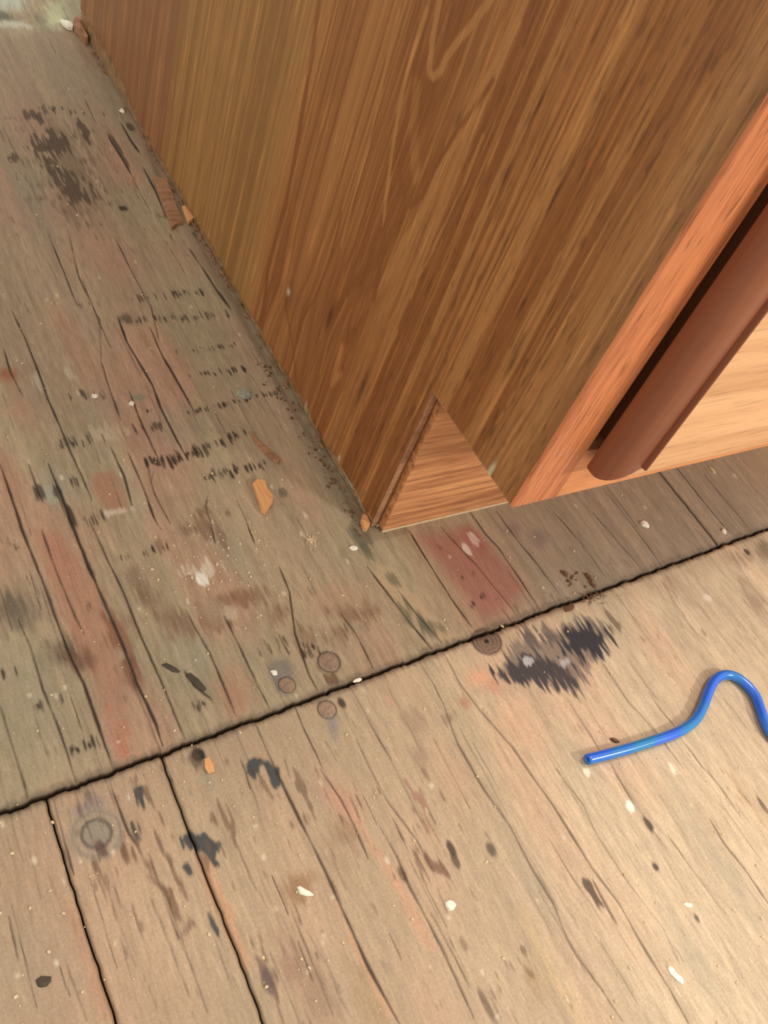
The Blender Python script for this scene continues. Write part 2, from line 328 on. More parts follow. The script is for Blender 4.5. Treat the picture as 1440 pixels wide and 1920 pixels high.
poly([(365, 1420), (395, 1425), (408, 1480), (395, 1500), (375, 1460)], lin(140, 140, 120), .65, .3, 1)
ell(372, 1415, 3.4, 3.5, lin(38, 30, 26), .98, .2, .3); ell(366, 1424, 3, 5, lin(80, 60, 48), .7, .4, .5)
for r_o, r_i, c, s in ((11, 0, lin(150, 136, 116), .6), (5.6, 0, lin(140, 128, 112), .7), (6.4, 5.2, lin(88, 76, 68), .85), (9.6, 8.8, lin(120, 104, 88), .5)):
    x, y = W((181, 1563)); sl = window(x - .014, x + .014, y - .014, y + .014); d = np.hypot(GX[sl] - x, GY[sl] - y) * 1000 + 1.2 * (n_patch[sl] - .5)
    paint(sl, s * sst(r_o + .5, r_o - .4, d) * (sst(r_i - .5, r_i + .4, d) if r_i else 1), c)
ell(190, 1592, 2.6, 5, lin(86, 62, 52), .8, .3, .4)
for r_o, r_i, c, s in ((9, 0, lin(130, 102, 84), .8), (8.4, 7.5, lin(70, 56, 46), .8), (6.2, 5.4, lin(78, 60, 50), .75), (4.2, 3.2, lin(96, 70, 58), .7), (1.6, 0, lin(30, 20, 18), 1)):
    x, y = W((912, 1203)); sl = window(x - .014, x + .014, y - .014, y + .014); d = np.hypot((GX[sl] - x) * 1, (GY[sl] - y) * 1.1) * 1000 + 1.6 * (n_patch[sl] - .5)
    paint(sl, s * sst(r_o + .5, r_o - .4, d) * (sst(r_i - .5, r_i + .4, d) if r_i else 1), c)
for (nx_, ny_, nr) in ((617, 1241, 5.3), (538, 1284, 4.0), (613, 1330, 4.4)):
    x, y = W((nx_, ny_)); sl = window(x - .01, x + .01, y - .01, y + .01); d = np.hypot(GX[sl] - x, GY[sl] - y) * 1000 + .5 * (n_patch[sl] - .5)
    paint(sl, .85 * sst(nr + .7, nr, d) * sst(nr - 1.2, nr - .6, d), lin(56, 44, 38))
ell(868, 1316, 6, 6, lin(176, 122, 98), .7, .8, .6); ell(843, 1346, 6, 4, lin(130, 104, 82), .6, .9, .6); ell(730, 1315, 4, 4, lin(190, 140, 118), .6, .6, .6)
for a in ((682, 1010, 6, 9), (690, 1035, 5, 8), (737, 1086, 4.5, 7), (664, 995, 4, 6), (765, 1150, 5, 10), (805, 1175, 8, 8), (790, 1165, 5, 8)):
    ell(*a, lin(98, 94, 74), .72, .7, .6)
for a in ((380, 958, 5, 4), (425, 962, 3, 3), (412, 1000, 4, 14), (380, 985, 6, 8), (355, 995, 6, 5), (300, 1020, 4, 6)): ell(*a, lin(116, 86, 66), .6, .9, .6)
ell(530, 925, 4, 3.5, lin(96, 84, 66), .7, .8, .5); ell(238, 600, 6, 5, lin(86, 74, 56), .8, .8, .5); ell(262, 745, 5, 3, GRN * .8, .8, .3, .5)
ell(95, 925, 9, 8, lin(160, 158, 138), .8, .3, .8); ell(73, 925, 3, 7, DK, .85, .6, .5); ell(134, 975, 2.2, 10, DK, .95, .5, .4); ell(106, 920, 3, 5, DK, .8, .5, .5)
ell(75, 720, 4, 10, lin(190, 180, 155), .6, .8, .6); ell(130, 700, 2.5, 7, lin(196, 182, 158), .6, .6, .6)
ell(215, 960, 9, 2.6, lin(202, 180, 158), .75, .8, .5); ell(205, 812, 10, 6, lin(200, 180, 152), .45, 1.4, .5)
ell(375, 1083, 4.5, 4.5, lin(236, 228, 210), .95, 1., .35); ell(362, 1072, 8, 5, lin(210, 192, 165), .5, 1.6, .4); ell(388, 1068, 6, 4, lin(214, 200, 178), .5, 1.6, .4)
ell(877, 1030, 4, 4.5, lin(220, 196, 180), .9, .8, .35); ell(888, 1012, 2.2, 5, lin(214, 186, 172), .7, .9, .4)
ell(990, 1240, 3.4, 2.4, lin(196, 190, 188), .8, .8, .4); ell(1057, 1243, 5, 2.6, lin(190, 182, 178), .7, 1., .4)
ell(1326, 1120, 4, 3, lin(226, 208, 186), .7, .6, .5); ell(1100, 1448, 2, 3, lin(238, 226, 196), .9, .4, .4); ell(1182, 1512, 2.4, 3.2, lin(250, 240, 216), .95, .6, .4)
ell(1262, 1443, 2, 3.6, lin(246, 228, 196), .7, .8, .5); ell(1345, 1290, 1, 1, SAL, .1)
ell(1400, 1035, 2.6, 3, DK, .9, .4, .4); ell(1390, 1048, 9, 6, lin(110, 90, 72), .5, 1.2, .6); ell(1260, 1100, 8, 14, lin(140, 106, 84), .45, .8, .9); ell(1410, 1120, 10, 16, lin(140, 116, 94), .5, 1.2, .7); ell(1440, 1040, 12, 14, lin(90, 66, 54), .6, .8, .8)
ell(1250, 1220, 14, 20, lin(176, 150, 124), .3, 1, 1); ell(1300, 1130, 10, 16, lin(160, 138, 116), .4, 1.2, .8); ell(1150, 1165, 2, 12, lin(110, 84, 72), .8, .8, .5); ell(1425, 1150, 8, 18, lin(150, 124, 100), .4, 1.4, .6)
ell(1113, 1675, 3, 6, lin(92, 74, 58), .95, .8, .35); ell(1229, 1625, 1.8, 2.4, DK, .9, .3, .4); ell(1217, 1548, 2, 5, DK, .85, .4, .4); ell(1306, 1722, 1.4, 2.4, DK, .8, .3, .4); ell(982, 1782, 1.6, 2.4, DK, .8, .3, .4)
ell(1430, 1510, 2, 6, lin(96, 74, 56), .85, .6, .4); ell(1405, 1500, 5, 14, lin(178, 146, 112), .55, 1.4, .6); ell(1335, 1545, 5, 14, lin(184, 156, 124), .5, 1.2, .7)
ell(994, 1745, 4, 8, lin(190, 160, 122), .5, 1.2, .7); ell(1030, 1830, 8, 20, lin(196, 166, 120), .4, 1.4, .7); ell(1010, 1850, 4, 10, lin(150, 122, 88), .5, 1.3, .6)
# pale spots of old adhesive
for k in range(130):
    px, py = random.uniform(0, 1440), random.uniform(60, 1920)
    ell(px, py, random.uniform(.5, 1.5), random.uniform(.6, 2.2), lin(226, 208, 178), .55, .5, .5)
# small checks and pores scattered along the grain, denser where the sheet is weathered
dens = np.zeros((NH, NW))
for (px, py, r, s) in ((130, 320, .10, 1.0), (330, 420, .07, .8), (90, 180, .10, .5), (280, 1560, .07, .9), (560, 1500, .05, .8), (700, 1560, .05, .9), (560, 1820, .05, .8), (820, 1560, .045, .8),
                        (860, 1740, .04, .6), (950, 1850, .045, .7), (1030, 1230, .05, .9), (1250, 1180, .06, .6), (600, 1200, .04, .7), (420, 1180, .05, .6), (1400, 1480, .04, .7), (1000, 1850, .03, .6), (60, 1350, .05, .3), (1300, 1330, .05, .3)):
    x, y = W((px, py)); dens = np.maximum(dens, s * np.exp(-((GX - x) ** 2 + ((GY - y) * .8) ** 2) / r ** 2 * 2.2))
tk = sst(.80 - .16 * dens, .90 - .12 * dens, n_tick * .55 + n_tick2 * .25 + n_str * .2) * (.35 + .65 * dens)
blend(lin(104, 80, 60), .8 * np.clip(tk, 0, 1)); hgt -= .00012 * tk
# traced cracks -----------------------------------------------------------------
CR = [
 ([(7, 653), (20, 697), (43, 743)], .45, .7), ([(23, 583), (37, 612), (50, 640), (67, 683), (90, 747), (113, 800), (133, 847), (160, 907), (173, 940)], .7, .95),
 ([(0, 870), (17, 917), (43, 997), (80, 1090), (110, 1173), (133, 1233), (157, 1280), (180, 1347), (213, 1443)], .8, .95),
 ([(90, 867), (117, 933), (133, 977), (167, 1063), (200, 1140), (230, 1207), (257, 1283), (277, 1323), (293, 1360), (305, 1397)], 1.1, 1.),
 ([(53, 867), (70, 917), (80, 940)], .4, .7), ([(77, 990), (110, 1083), (143, 1160), (157, 1187)], .5, .8),
 ([(167, 973), (207, 1060), (233, 1113), (263, 1190), (300, 1273), (347, 1387)], .6, .85), ([(190, 677), (207, 733), (227, 787)], .8, .95), ([(207, 837), (220, 865), (233, 893), (247, 947)], .7, .9),
 ([(213, 440), (253, 520), (283, 573), (297, 633)], .5, .7), ([(220, 590), (238, 640), (263, 683), (287, 723), (303, 767), (333, 827), (349, 856)], .9, 1.), ([(280, 610), (303, 663), (330, 710), (353, 750), (367, 777)], .8, .95),
 ([(243, 733), (260, 780), (287, 840), (297, 860)], .6, .85), ([(240, 847), (267, 910), (290, 973), (303, 993)], .7, .9), ([(277, 877), (290, 927), (320, 983)], .4, .7), ([(443, 937), (460, 973), (477, 1017)], .5, .8),
 ([(347, 1140), (367, 1180), (393, 1223), (417, 1280), (443, 1343)], .7, .95), ([(420, 1153), (443, 1200), (463, 1240), (480, 1280), (505, 1326)], .6, .9), ([(33, 1160), (57, 1213), (80, 1290), (113, 1373), (143, 1465)], .55, .85),
 ([(0, 1320), (20, 1390), (53, 1495)], .45, .75), ([(160, 187), (180, 230)], .4, .6), ([(203, 255), (227, 293), (247, 327)], .9, .9), ([(227, 230), (245, 262), (263, 287)], 1.0, .95), ([(268, 312), (293, 360), (313, 409)], 1.3, 1.),
 ([(130, 440), (147, 517), (187, 600), (190, 677)], .5, .75), ([(90, 437), (120, 510), (143, 567)], .45, .7), ([(153, 520), (190, 617)], .45, .65), ([(247, 327), (262, 360), (285, 400)], .5, .6),
 ([(377, 497), (405, 541), (434, 580)], 1.6, .85), ([(355, 465), (378, 500)], 1.4, .6), ([(523, 1060), (543, 1110), (553, 1187), (567, 1227), (580, 1267), (596, 1295)], .7, .9), ([(637, 1147), (667, 1187), (699, 1252)], .5, .85),
 ([(687, 1060), (733, 1120), (763, 1160), (812, 1219)], .7, .9), ([(747, 1107), (780, 1150), (813, 1187), (829, 1205)], .6, .8), ([(755, 985), (770, 1000), (813, 1070), (847, 1123), (884, 1175)], .7, .95), ([(825, 985), (840, 1003), (898, 1065), (965, 1148)], .55, .85),
 ([(880, 958), (910, 1000), (936, 1028), (969, 1077), (1012, 1142)], .7, .9), ([(928, 955), (978, 1023), (1007, 1057), (1048, 1113)], .6, .85), ([(1030, 950), (1090, 1019), (1137, 1084)], .4, .65), ([(1110, 960), (1165, 1023), (1208, 1071)], .5, .75),
 ([(1140, 925), (1202, 1007), (1240, 1059)], .5, .75), ([(1262, 868), (1332, 957), (1370, 1000)], .45, .8), ([(1320, 890), (1377, 957), (1408, 996)], .45, .75), ([(1380, 870), (1420, 925)], .35, .6),
 ([(480, 1360), (500, 1407), (520, 1450), (570, 1553), (613, 1640), (647, 1717), (693, 1817), (747, 1917), (760, 1940)], .8, 1.), ([(552, 1323), (570, 1367), (593, 1413), (605, 1440)], .5, .7), ([(640, 1275), (657, 1290), (687, 1343), (713, 1390), (733, 1423)], .5, .75),
 ([(667, 1383), (693, 1440), (727, 1503), (780, 1573), (813, 1633)], .5, .75), ([(783, 1237), (813, 1283), (833, 1323), (857, 1393), (907, 1480), (957, 1550), (997, 1627), (1037, 1693), (1063, 1760), (1093, 1807), (1127, 1853), (1167, 1916)], .65, .85),
 ([(830, 1220), (863, 1283), (907, 1340), (960, 1400), (1000, 1458), (1037, 1510), (1077, 1573), (1110, 1627), (1160, 1693), (1190, 1747), (1213, 1787), (1253, 1850), (1293, 1922)], .75, .9),
 ([(710, 1547), (743, 1603), (767, 1660), (800, 1723), (833, 1787), (857, 1840), (889, 1910)], .8, .9), ([(807, 1710), (850, 1790), (880, 1850)], .35, .6), ([(1043, 1440), (1093, 1520), (1133, 1587), (1177, 1653), (1207, 1693), (1243, 1740), (1270, 1797)], .4, .6),
 ([(1293, 1827), (1327, 1857), (1362, 1903)], .4, .5), ([(1110, 1647), (1127, 1680), (1157, 1735)], .8, .95), ([(1150, 1447), (1190, 1503), (1220, 1550), (1250, 1593)], .5, .65), ([(1250, 1563), (1293, 1623), (1327, 1670), (1360, 1713)], .45, .7),
 ([(1330, 1533), (1357, 1580), (1397, 1630), (1442, 1696)], .6, .85), ([(1323, 1440), (1353, 1480), (1390, 1533)], .5, .65), ([(1027, 1567), (1047, 1603), (1077, 1653), (1110, 1697), (1142, 1750)], .45, .65),
 ([(1123, 1233), (1151, 1275), (1179, 1317), (1198, 1336), (1240, 1385), (1280, 1440)], .6, .8), ([(1215, 1295), (1240, 1333), (1267, 1363)], .5, .7), ([(1040, 1439), (1062, 1467), (1093, 1508), (1115, 1556)], .45, .6), ([(1068, 1317), (1107, 1378), (1123, 1405)], .4, .6),
 ([(1145, 1430), (1170, 1478), (1187, 1505)], .45, .65), ([(1276, 1383), (1318, 1439), (1354, 1480), (1387, 1528)], .5, .7), ([(600, 1440), (640, 1500), (665, 1550), (690, 1610)], .6, .7), ([(650, 1290), (680, 1340), (720, 1400), (760, 1480), (800, 1560)], .35, .5),
 ([(210, 1480), (240, 1560), (260, 1590)], .8, .6), ([(100, 1500), (128, 1600), (140, 1640)], .6, .55), ([(300, 1640), (330, 1730), (390, 1900)], .4, .4), ([(450, 1420), (480, 1500), (490, 1540)], .5, .5), ([(560, 1720), (620, 1820), (640, 1880)], .4, .4),
 ([(1160, 1120), (1210, 1190), (1240, 1230)], .45, .6), ([(1250, 1110), (1300, 1180), (1330, 1210)], .45, .55), ([(1180, 1240), (1230, 1310)], .35, .5), ([(940, 1140), (980, 1190)], .4, .6), ([(870, 1280), (900, 1310)], .4, .4),
 ([(390, 928), (386, 950), (392, 968), (400, 1000), (404, 1018)], .6, .85), ([(290, 880), (283, 905), (300, 945)], .4, .7), ([(455, 1430), (470, 1480)], .6, .6), ([(345, 1255), (365, 1285), (397, 1312)], 1.2, .8)]
for pts, wd, dk in CR: crack(pts, wd, dk, .55)
for k in range(260):                                # short unnamed checks
    px, py = random.uniform(-20, 1460), random.uniform(0, 1940); x, y = W((px, py)); l = random.uniform(.006, .05)
    q = un(px, py); 
    def back(X, Y):
        v = RM @ (np.array([X, Y, 0]) - CAM); return (720 + FPX * v[0] / v[2], 960 + FPX * v[1] / v[2])
    crack([(px, py), back(x + random.uniform(-.0012, .0012), y + l)], random.uniform(.2, .4), random.uniform(.25, .6), .25)
# rows of saw marks crossing the grain
def row(pts, n, lmm, dark, wd=.7, spread=4):
    q = np.array(pts, float); t = np.linspace(0, 1, len(q))
    for k in range(n):
        u = random.random(); px = np.interp(u, t, q[:, 0]); py = np.interp(u, t, q[:, 1]) + random.uniform(-spread, spread)
        x, y = W((px, py)); l = lmm * .001 * random.uniform(.5, 1.3)
        crack([back(x, y - l / 2), back(x + random.uniform(-.0003, .0003), y + l / 2)], wd * random.uniform(.5, 1.3), dark * random.uniform(.6, 1.1), .35, .1)
row([(273, 870), (330, 858), (393, 837), (467, 806)], 46, 6, .9, .9, 6); row([(300, 868), (390, 840)], 16, 9, .9, 1.1, 5); row([(350, 773), (420, 758), (480, 743), (520, 735)], 34, 4, .9, .8, 3)
row([(317, 663), (400, 650), (440, 647)], 18, 4, .7); row([(353, 707), (400, 698), (467, 690)], 16, 5, .9, .9, 3); row([(373, 895), (430, 885), (480, 873), (500, 866)], 26, 6, .8, 1., 6)
row([(233, 807), (275, 802), (313, 795)], 14, 6, .7); row([(127, 742), (165, 738), (200, 742)], 12, 6, .7, .8, 5); row([(110, 833), (160, 826), (200, 818)], 14, 6, .7, .8, 5); row([(217, 1047), (270, 1036), (320, 1024)], 14, 4.5, .75)
row([(150, 975), (197, 968)], 8, 7, .8); row([(125, 905), (165, 900)], 6, 6, .7); row([(247, 560), (310, 552), (383, 547)], 26, 6, .8, .8, 4); row([(250, 600), (340, 596), (433, 587)], 28, 6, .85, .9, 4); row([(143, 573), (187, 567)], 8, 5, .5)
row([(0, 1012), (40, 1026)], 6, 4, .6); row([(133, 1405), (187, 1387)], 10, 5, .8, .8); row([(350, 1332), (383, 1317)], 9, 4, .7); row([(57, 1326), (117, 1310)], 9, 6, .6, .8, 4); row([(0, 1265), (30, 1255)], 5, 5, .6)
row([(880, 1137), (913, 1112)], 8, 3.5, .8, .8, 3); row([(820, 1030), (835, 1020)], 4, 3, .6); row([(860, 1085), (890, 1072)], 6, 3, .7); row([(155, 1140), (215, 1120)], 8, 4, .4); row([(100, 210), (240, 212)], 18, 5, .6, .7, 3); row([(70, 205), (118, 205)], 10, 9, .8, 1.)
row([(480, 1225), (560, 1195)], 14, 6, .6, .7, 14); row([(1250, 1850), (1300, 1700)], 10, 6, .4, .5, 20); row([(620, 1195), (700, 1160)], 14, 6, .5, .7, 12); row([(560, 1220), (600, 1215)], 12, 5, .7, .8, 10); row([(270, 770), (300, 768)], 4, 2, .9, 1.)
row([(640, 1335), (700, 1400)], 8, 8, .4, .6, 12)
# grimy fringe along the seam and along the cabinet foot
sy = seam_y(GX); ds = np.abs(GY - sy) + .0016 * (n_tick - .5) + .002 * (n_patch - .5)
blend(lin(92, 72, 54), .55 * sst(.0042, .0012, ds))
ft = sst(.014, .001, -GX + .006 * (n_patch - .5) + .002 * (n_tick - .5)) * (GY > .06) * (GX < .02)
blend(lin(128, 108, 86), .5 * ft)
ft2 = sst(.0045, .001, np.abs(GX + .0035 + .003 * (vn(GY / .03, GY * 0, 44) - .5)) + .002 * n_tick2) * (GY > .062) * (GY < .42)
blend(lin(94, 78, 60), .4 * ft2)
blend(lin(50, 35, 25), sst(.05, .62, K) * (.96 - .30 * front * sst(-.13, -.03, GX)))
col = np.clip(col, .004, .9)

def board(name, xs0, xs1, ys, ny_list, parent, label=None, edge_l=0, edge_r=0, front_side=None, clipx=None):
    """one board: top grid carrying the wear map, its rim turned down; ys = y offsets from the seam line"""
    def axis(a, b, fa, fb, step):
        out = []
        x = a
        while x < b - 1e-7:
            out.append(x); x += step if fa <= x <= fb else max(step, min(.08, (max(fa - x, x - fb)) * .35 + step))
            if out[-1] < fa < x: x = fa
        out.append(b); return np.array(out)
    xa = axis(xs0, xs1, *(clipx or (-.255, .335)), .00045)
    ya = np.array(ys)
    X, T = np.meshgrid(xa, ya); Yy = T + seam_y(X)
    fi = np.clip((X - X0) / DX - .5, 0, NW - 1.001); fj = np.clip((Yy - Y0) / DY - .5, 0, NH - 1.001)
    i0 = fi.astype(int); j0 = fj.astype(int); u = (fi - i0)[..., None]; v = (fj - j0)[..., None]
    def samp(A):
        A = A if A.ndim == 3 else A[..., None]
        return (A[j0, i0] * (1 - u) + A[j0, i0 + 1] * u) * (1 - v) + (A[j0 + 1, i0] * (1 - u) + A[j0 + 1, i0 + 1] * u) * v
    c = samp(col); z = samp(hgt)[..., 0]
    out = (X < X0) | (X > X0 + NW * DX) | (Yy < Y0) | (Yy > Y0 + NH * DY)
    if True:
        oc = A_ * (1 - .12 * (T > 0)) [..., None] * np.ones(3); fr_ = ((T < 0) * .6)[..., None]
        oc = oc * (1 - fr_) + lin(200, 180, 148) * fr_
        oc = oc * (.86 + .16 * vn(X / .012, Yy / .25, 50) + .12 * vn(X / .003, Yy / .05, 49))[..., None]
        bd = np.minimum(np.minimum(X - X0, X0 + NW * DX - X), np.minimum(Yy - Y0, Y0 + NH * DY - Yy)) + .02 * (vn(X / .02, Yy / .04, 48) - .5)
        wgt = sst(.0, .05, bd)[..., None]; wgt = wgt * (1 - out[..., None])
        c = c * wgt + oc * (1 - wgt)
        z[out] = 0
    # worn, slightly ragged rims
    rag = .0007 * (vn(X / .0016, X * 0 + 3, 51) - .5) + .0009 * (vn(X / .006, X * 0 + 5, 52) - .5)
    if front_side is not None:
        e = np.abs(T - front_side); near = e < .0045
        Yy = Yy + np.where(near, rag * (1 - e / .0045), 0)
        z = z - .0006 * np.exp(-(e / .0006) ** 2); c *= (1 - .4 * np.exp(-(e / .0007) ** 2))[..., None]
    ragx = .0005 * (vn(Yy / .004, Yy * 0 + 7, 53) - .5) + .0012 * (vn(Yy / .05, Yy * 0 + 7, 54) - .5)
    for flag, xe in ((edge_l, xs0), (edge_r, xs1)):
        if flag:
            e = np.abs(X - xe); X = X + ragx * (e < .003) * (1 - e / .003)
            z = z - .0006 * np.exp(-(e / .0006) ** 2); c *= (1 - .5 * np.exp(-(e / .0008) ** 2))[..., None]
    ny, nx = X.shape; V = np.stack([X, Yy, z], -1).reshape(-1, 3)
    idx = np.arange(ny * nx).reshape(ny, nx)
    F = np.stack([idx[:-1, :-1], idx[:-1, 1:], idx[1:, 1:], idx[1:, :-1]], -1).reshape(-1, 4)
    loop = np.concatenate([idx[0], idx[1:, -1], idx[-1, -2::-1], idx[-2:0:-1, 0]])
    nb = len(V); low = V[loop].copy(); low[:, 2] = -.0125
    S = np.stack([loop, np.arange(len(loop)) + nb, np.roll(np.arange(len(loop)), -1) + nb, np.roll(loop, -1)], -1)
    V = np.vstack([V, low]); F = np.vstack([F, S])
    me = bpy.data.meshes.new(name)
    me.vertices.add(len(V)); me.vertices.foreach_set('co', V.astype(np.float32).ravel())
    me.loops.add(F.size); me.loops.foreach_set('vertex_index', F.astype(np.int32).ravel())
    me.polygons.add(len(F)); me.polygons.foreach_set('loop_start', np.arange(0, F.size, 4, dtype=np.int32))
    me.polygons.foreach_set('use_smooth', np.r_[np.ones((ny - 1) * (nx - 1), bool), np.zeros(len(S), bool)])
    me.update(calc_edges=True)
    at = me.attributes.new('wear_tone', 'FLOAT_COLOR', 'POINT')
    cc = np.ones((len(V), 4), np.float32); cc[:ny * nx, :3] = c.reshape(-1, 3); cc[ny * nx:, :3] = lin(104, 76, 54)
    at.data.foreach_set('color', cc.ravel())
    me.materials.append(M_floor)
    o = bpy.data.objects.new(name, me); C.objects.link(o); o.parent = parent
    if label: o['label'] = label
    return o
def yspan(a, b, fa, fb, s):
    out = [a]; y = a
    while y < b - 1e-7:
        y += s if fa <= y <= fb else max(s, min(.12, (max(fa - y, y - fb)) * .3 + s)); out.append(min(y, b))
    return out
floor = box('floor', (-1.6, -1.6, -.032), (1.8, 1.8, -.0126), M_dark, None, 0); tag(floor, kind='structure')
G = .0009
back_ys = np.array([G] + list(yspan(G + .0006, .24, 0, .24, .0011)) + list(yspan(.2424, 1.5, .24, .66, .0024)))
back_near = np.array([G] + list(yspan(G + .0006, .10, 0, .10, .0011)) + list(yspan(.11, 1.5, .1, .1, .01)))
front_ys = -back_near[::-1]; fr = np.array(list(-np.array(yspan(.235, 1.3, .235, .235, .01))[::-1]) + list(-np.array(yspan(G + .0006, .234, 0, .26, .0011))[::-1]) + [-G])
board('floor_board', -1.3, .006, back_ys, 0, floor, 'grey-brown plywood board with rows of saw marks left of the cabinet', 0, 0, G)
board('floor_board', .006, .2165, back_near, 0, floor, None, 0, 1, G)
board('floor_board', .2172, 1.3, back_near, 0, floor, None, 1, 0, G, (.2173, .34))
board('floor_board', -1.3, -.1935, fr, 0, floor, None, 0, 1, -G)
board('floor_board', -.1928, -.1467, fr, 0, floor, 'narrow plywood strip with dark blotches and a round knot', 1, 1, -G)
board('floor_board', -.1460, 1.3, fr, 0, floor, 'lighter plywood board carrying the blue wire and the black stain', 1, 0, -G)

# ------------------------------------------------------------------ CABINET
YB = .587; ZT = .87; HK = .1016; DN = .0689; TP = .0048; XR = .60
cab = tag(empty('cabinet', (0, 0, 0)), 'brown oak base cabinet with notched end panel and recessed toe board', 'cabinet')

# end panel: grid carrying veneer figure
ys = np.unique(np.r_[np.arange(.0008, .46, .0005), np.arange(.46, YB, .0009), DN, YB]); zs = np.unique(np.r_[np.arange(0.0004, .32, .0016), np.arange(.32, .40, .006), np.arange(.42, ZT, .03), HK, ZT])
ys = ys[np.r_[True, np.diff(ys) > 1e-5]]; zs = zs[np.r_[True, np.diff(zs) > 1e-5]]
Yp, Zp = np.meshgrid(ys, zs)
yk, zk = .200, .047                                  # swirl of a small knot
dk2 = ((Yp - yk) / .018) ** 2 + ((Zp - zk) / .022) ** 2
Yw = Yp + .008 * np.exp(-dk2) * np.sign(Yp - yk + 1e-4) * (1 - np.exp(-((Yp - yk) / .006) ** 2)) + .0012 * (vn(Yp / .03, Zp / .07, 60) - .5) + .0003 * (vn(Yp / .008, Zp / .03, 61) - .5)
yc = .1475 + .012 * sst(.14, .07, Zp) + .004 * (vn(Zp / .05, Zp * 0, 62) - .5)
dyc = Yw - yc; ad = np.sqrt(dyc ** 2 + .0016 ** 2) * np.where(dyc > 0, 1.35, .95)
phi = 17 * Zp - 17 * (4.4 * ad + 60 * ad ** 2) + .25 * (vn(Yp / .012, Zp / .03, 63) - .5)
cath = np.exp(-(dyc / .040) ** 4)
ringn = vn(phi * 1.0 + 40, phi * 0, 64) * .55 + vn(phi * 2.7 + 11, phi * 0, 65) * .45
strt = vn(Yw / .0085, Zp / .9, 66) * .27 + vn(Yw / .0034, Zp / .5, 67) * .33 + vn(Yw / .0012, Zp / .18, 68) * .40
tone = cath * (.30 * ringn + .70 * strt) + (1 - cath) * strt
c1 = lin(172, 118, 66); c2 = lin(136, 82, 40)
def stroke(pts, wmm, amt):
    global tone
    q = np.array([un(a, b_, 0, 0)[1:] for a, b_ in pts]); d = np.full(Yp.shape, 9.)
    for k in range(len(q) - 1):
        ev = q[k + 1] - q[k]; t = np.clip(((Yp - q[k][0]) * ev[0] + (Zp - q[k][1]) * ev[1]) / (ev @ ev), 0, 1)
        d = np.minimum(d, np.hypot(Yp - q[k][0] - t * ev[0], (Zp - q[k][1] - t * ev[1])))
    d = d + .0007 * (vn(Yp / .0012, Zp / .012, 79) - .5)
    tone = tone * (1 - .35 * sst(wmm * .0011, wmm * .0004, d)) + (.5 * .35 + 1.25 * amt) * sst(wmm * .0011, wmm * .0004, d)
stroke([(834, -60), (825, 0), (811, 68), (805, 131), (812, 146), (827, 132), (838, 104), (874, 59), (912, 10), (950, -50)], 2.2, .34)
stroke([(850, 0), (840, 60), (838, 85)], 2.0, -.18)
stroke([(812, 0), (795, 60), (780, 120), (766, 190), (752, 270), (748, 325), (760, 370)], 1.5, -.26)
stroke([(800, 20), (766, 126), (748, 203), (734, 293), (725, 361), (719, 425)], 1.7, .30)
stroke([(970, 45), (942, 100), (906, 160), (879, 220), (852, 271), (820, 325), (807, 375), (784, 420), (757, 451), (739, 490), (727, 524)], 2.3, .30)
stroke([(925, 150), (880, 215), (850, 258), (825, 300), (806, 335), (790, 370), (770, 385)], 1.8, -.26)
stroke([(780, 160), (775, 250), (780, 330)], 4.5, .08)
stroke([(906, 253), (870, 343), (834, 420), (802, 488), (784, 519), (770, 560)], 1.0, .22)
stroke([(748, 18), (730, 90), (712, 181), (694, 257), (676, 325), (662, 375), (640, 460)], 1.2, .24)
stroke([(599, 0), (585, 104), (572, 181), (554, 289), (536, 384), (504, 497), (491, 600)], 2.4, -.26)
stroke([(735, 370), (720, 430), (712, 500), (700, 560)], 2.2, -.24)
stroke([(745, 620), (700, 720), (650, 830)], 1.3, .2); stroke([(700, 470), (660, 580), (640, 700)], 1.2, -.2); stroke([(640, 650), (622, 720), (640, 700)], 2.4, .2)
stroke([(556, 640), (566, 600), (590, 560), (622, 480), (640, 400)], 1.3, -.2); stroke([(600, 700), (615, 640), (650, 560)], 1.2, .16)
stroke([(535, 560), (540, 600), (550, 650), (556, 720)], 1.3, -.18)
tt = sst(.28, .72, tone)[..., None]
pc = c2 * (1 - tt) + c1 * tt
olive = (sst(.232, .256, Yw) * sst(.402, .398, Yw))[..., None] * .55
pc = pc * (1 - olive) + (lin(168, 128, 74) * (.72 + .38 * tone[..., None])) * olive
ros = (sst(.398, .402, Yw))[..., None] * .6
pc = pc * (1 - ros) + (lin(150, 102, 70) * (.8 + .3 * tone[..., None])) * ros
redd = (np.exp(-((Zp - .05) / .05) ** 2) * sst(.27, .20, Yp) * .35)[..., None]
pc = pc * (1 - redd) + lin(140, 80, 42) * (.8 + .35 * tone[..., None]) * redd
grey = (sst(.05, .0, Yp) * .45 * (.4 + .9 * vn(Yp / .01, Zp / .09, 75)))[..., None]
pc = pc * (1 - np.clip(grey, 0, .6)) + lin(156, 116, 78) * (.85 + .3 * tone[..., None]) * np.clip(grey, 0, .6)
pore = sst(.60, .78, vn(Yp / .0006, Zp / .006, 69) * .6 + vn(Yp / .0009, Zp / .014, 70) * .4) * (.2 + .8 * sst(.17, .06, Yp))
pc = pc * (1 - .34 * pore[..., None])
lite = sst(.74, .9, vn(Yp / .0011 + 70, Zp / .03, 71)); pc = pc * (1 + .3 * lite[..., None])
kd = np.exp(-(((Yp - yk) / .004) ** 2 + ((Zp - zk) / .009) ** 2)); pc = pc * (1 - .3 * kd[..., None])
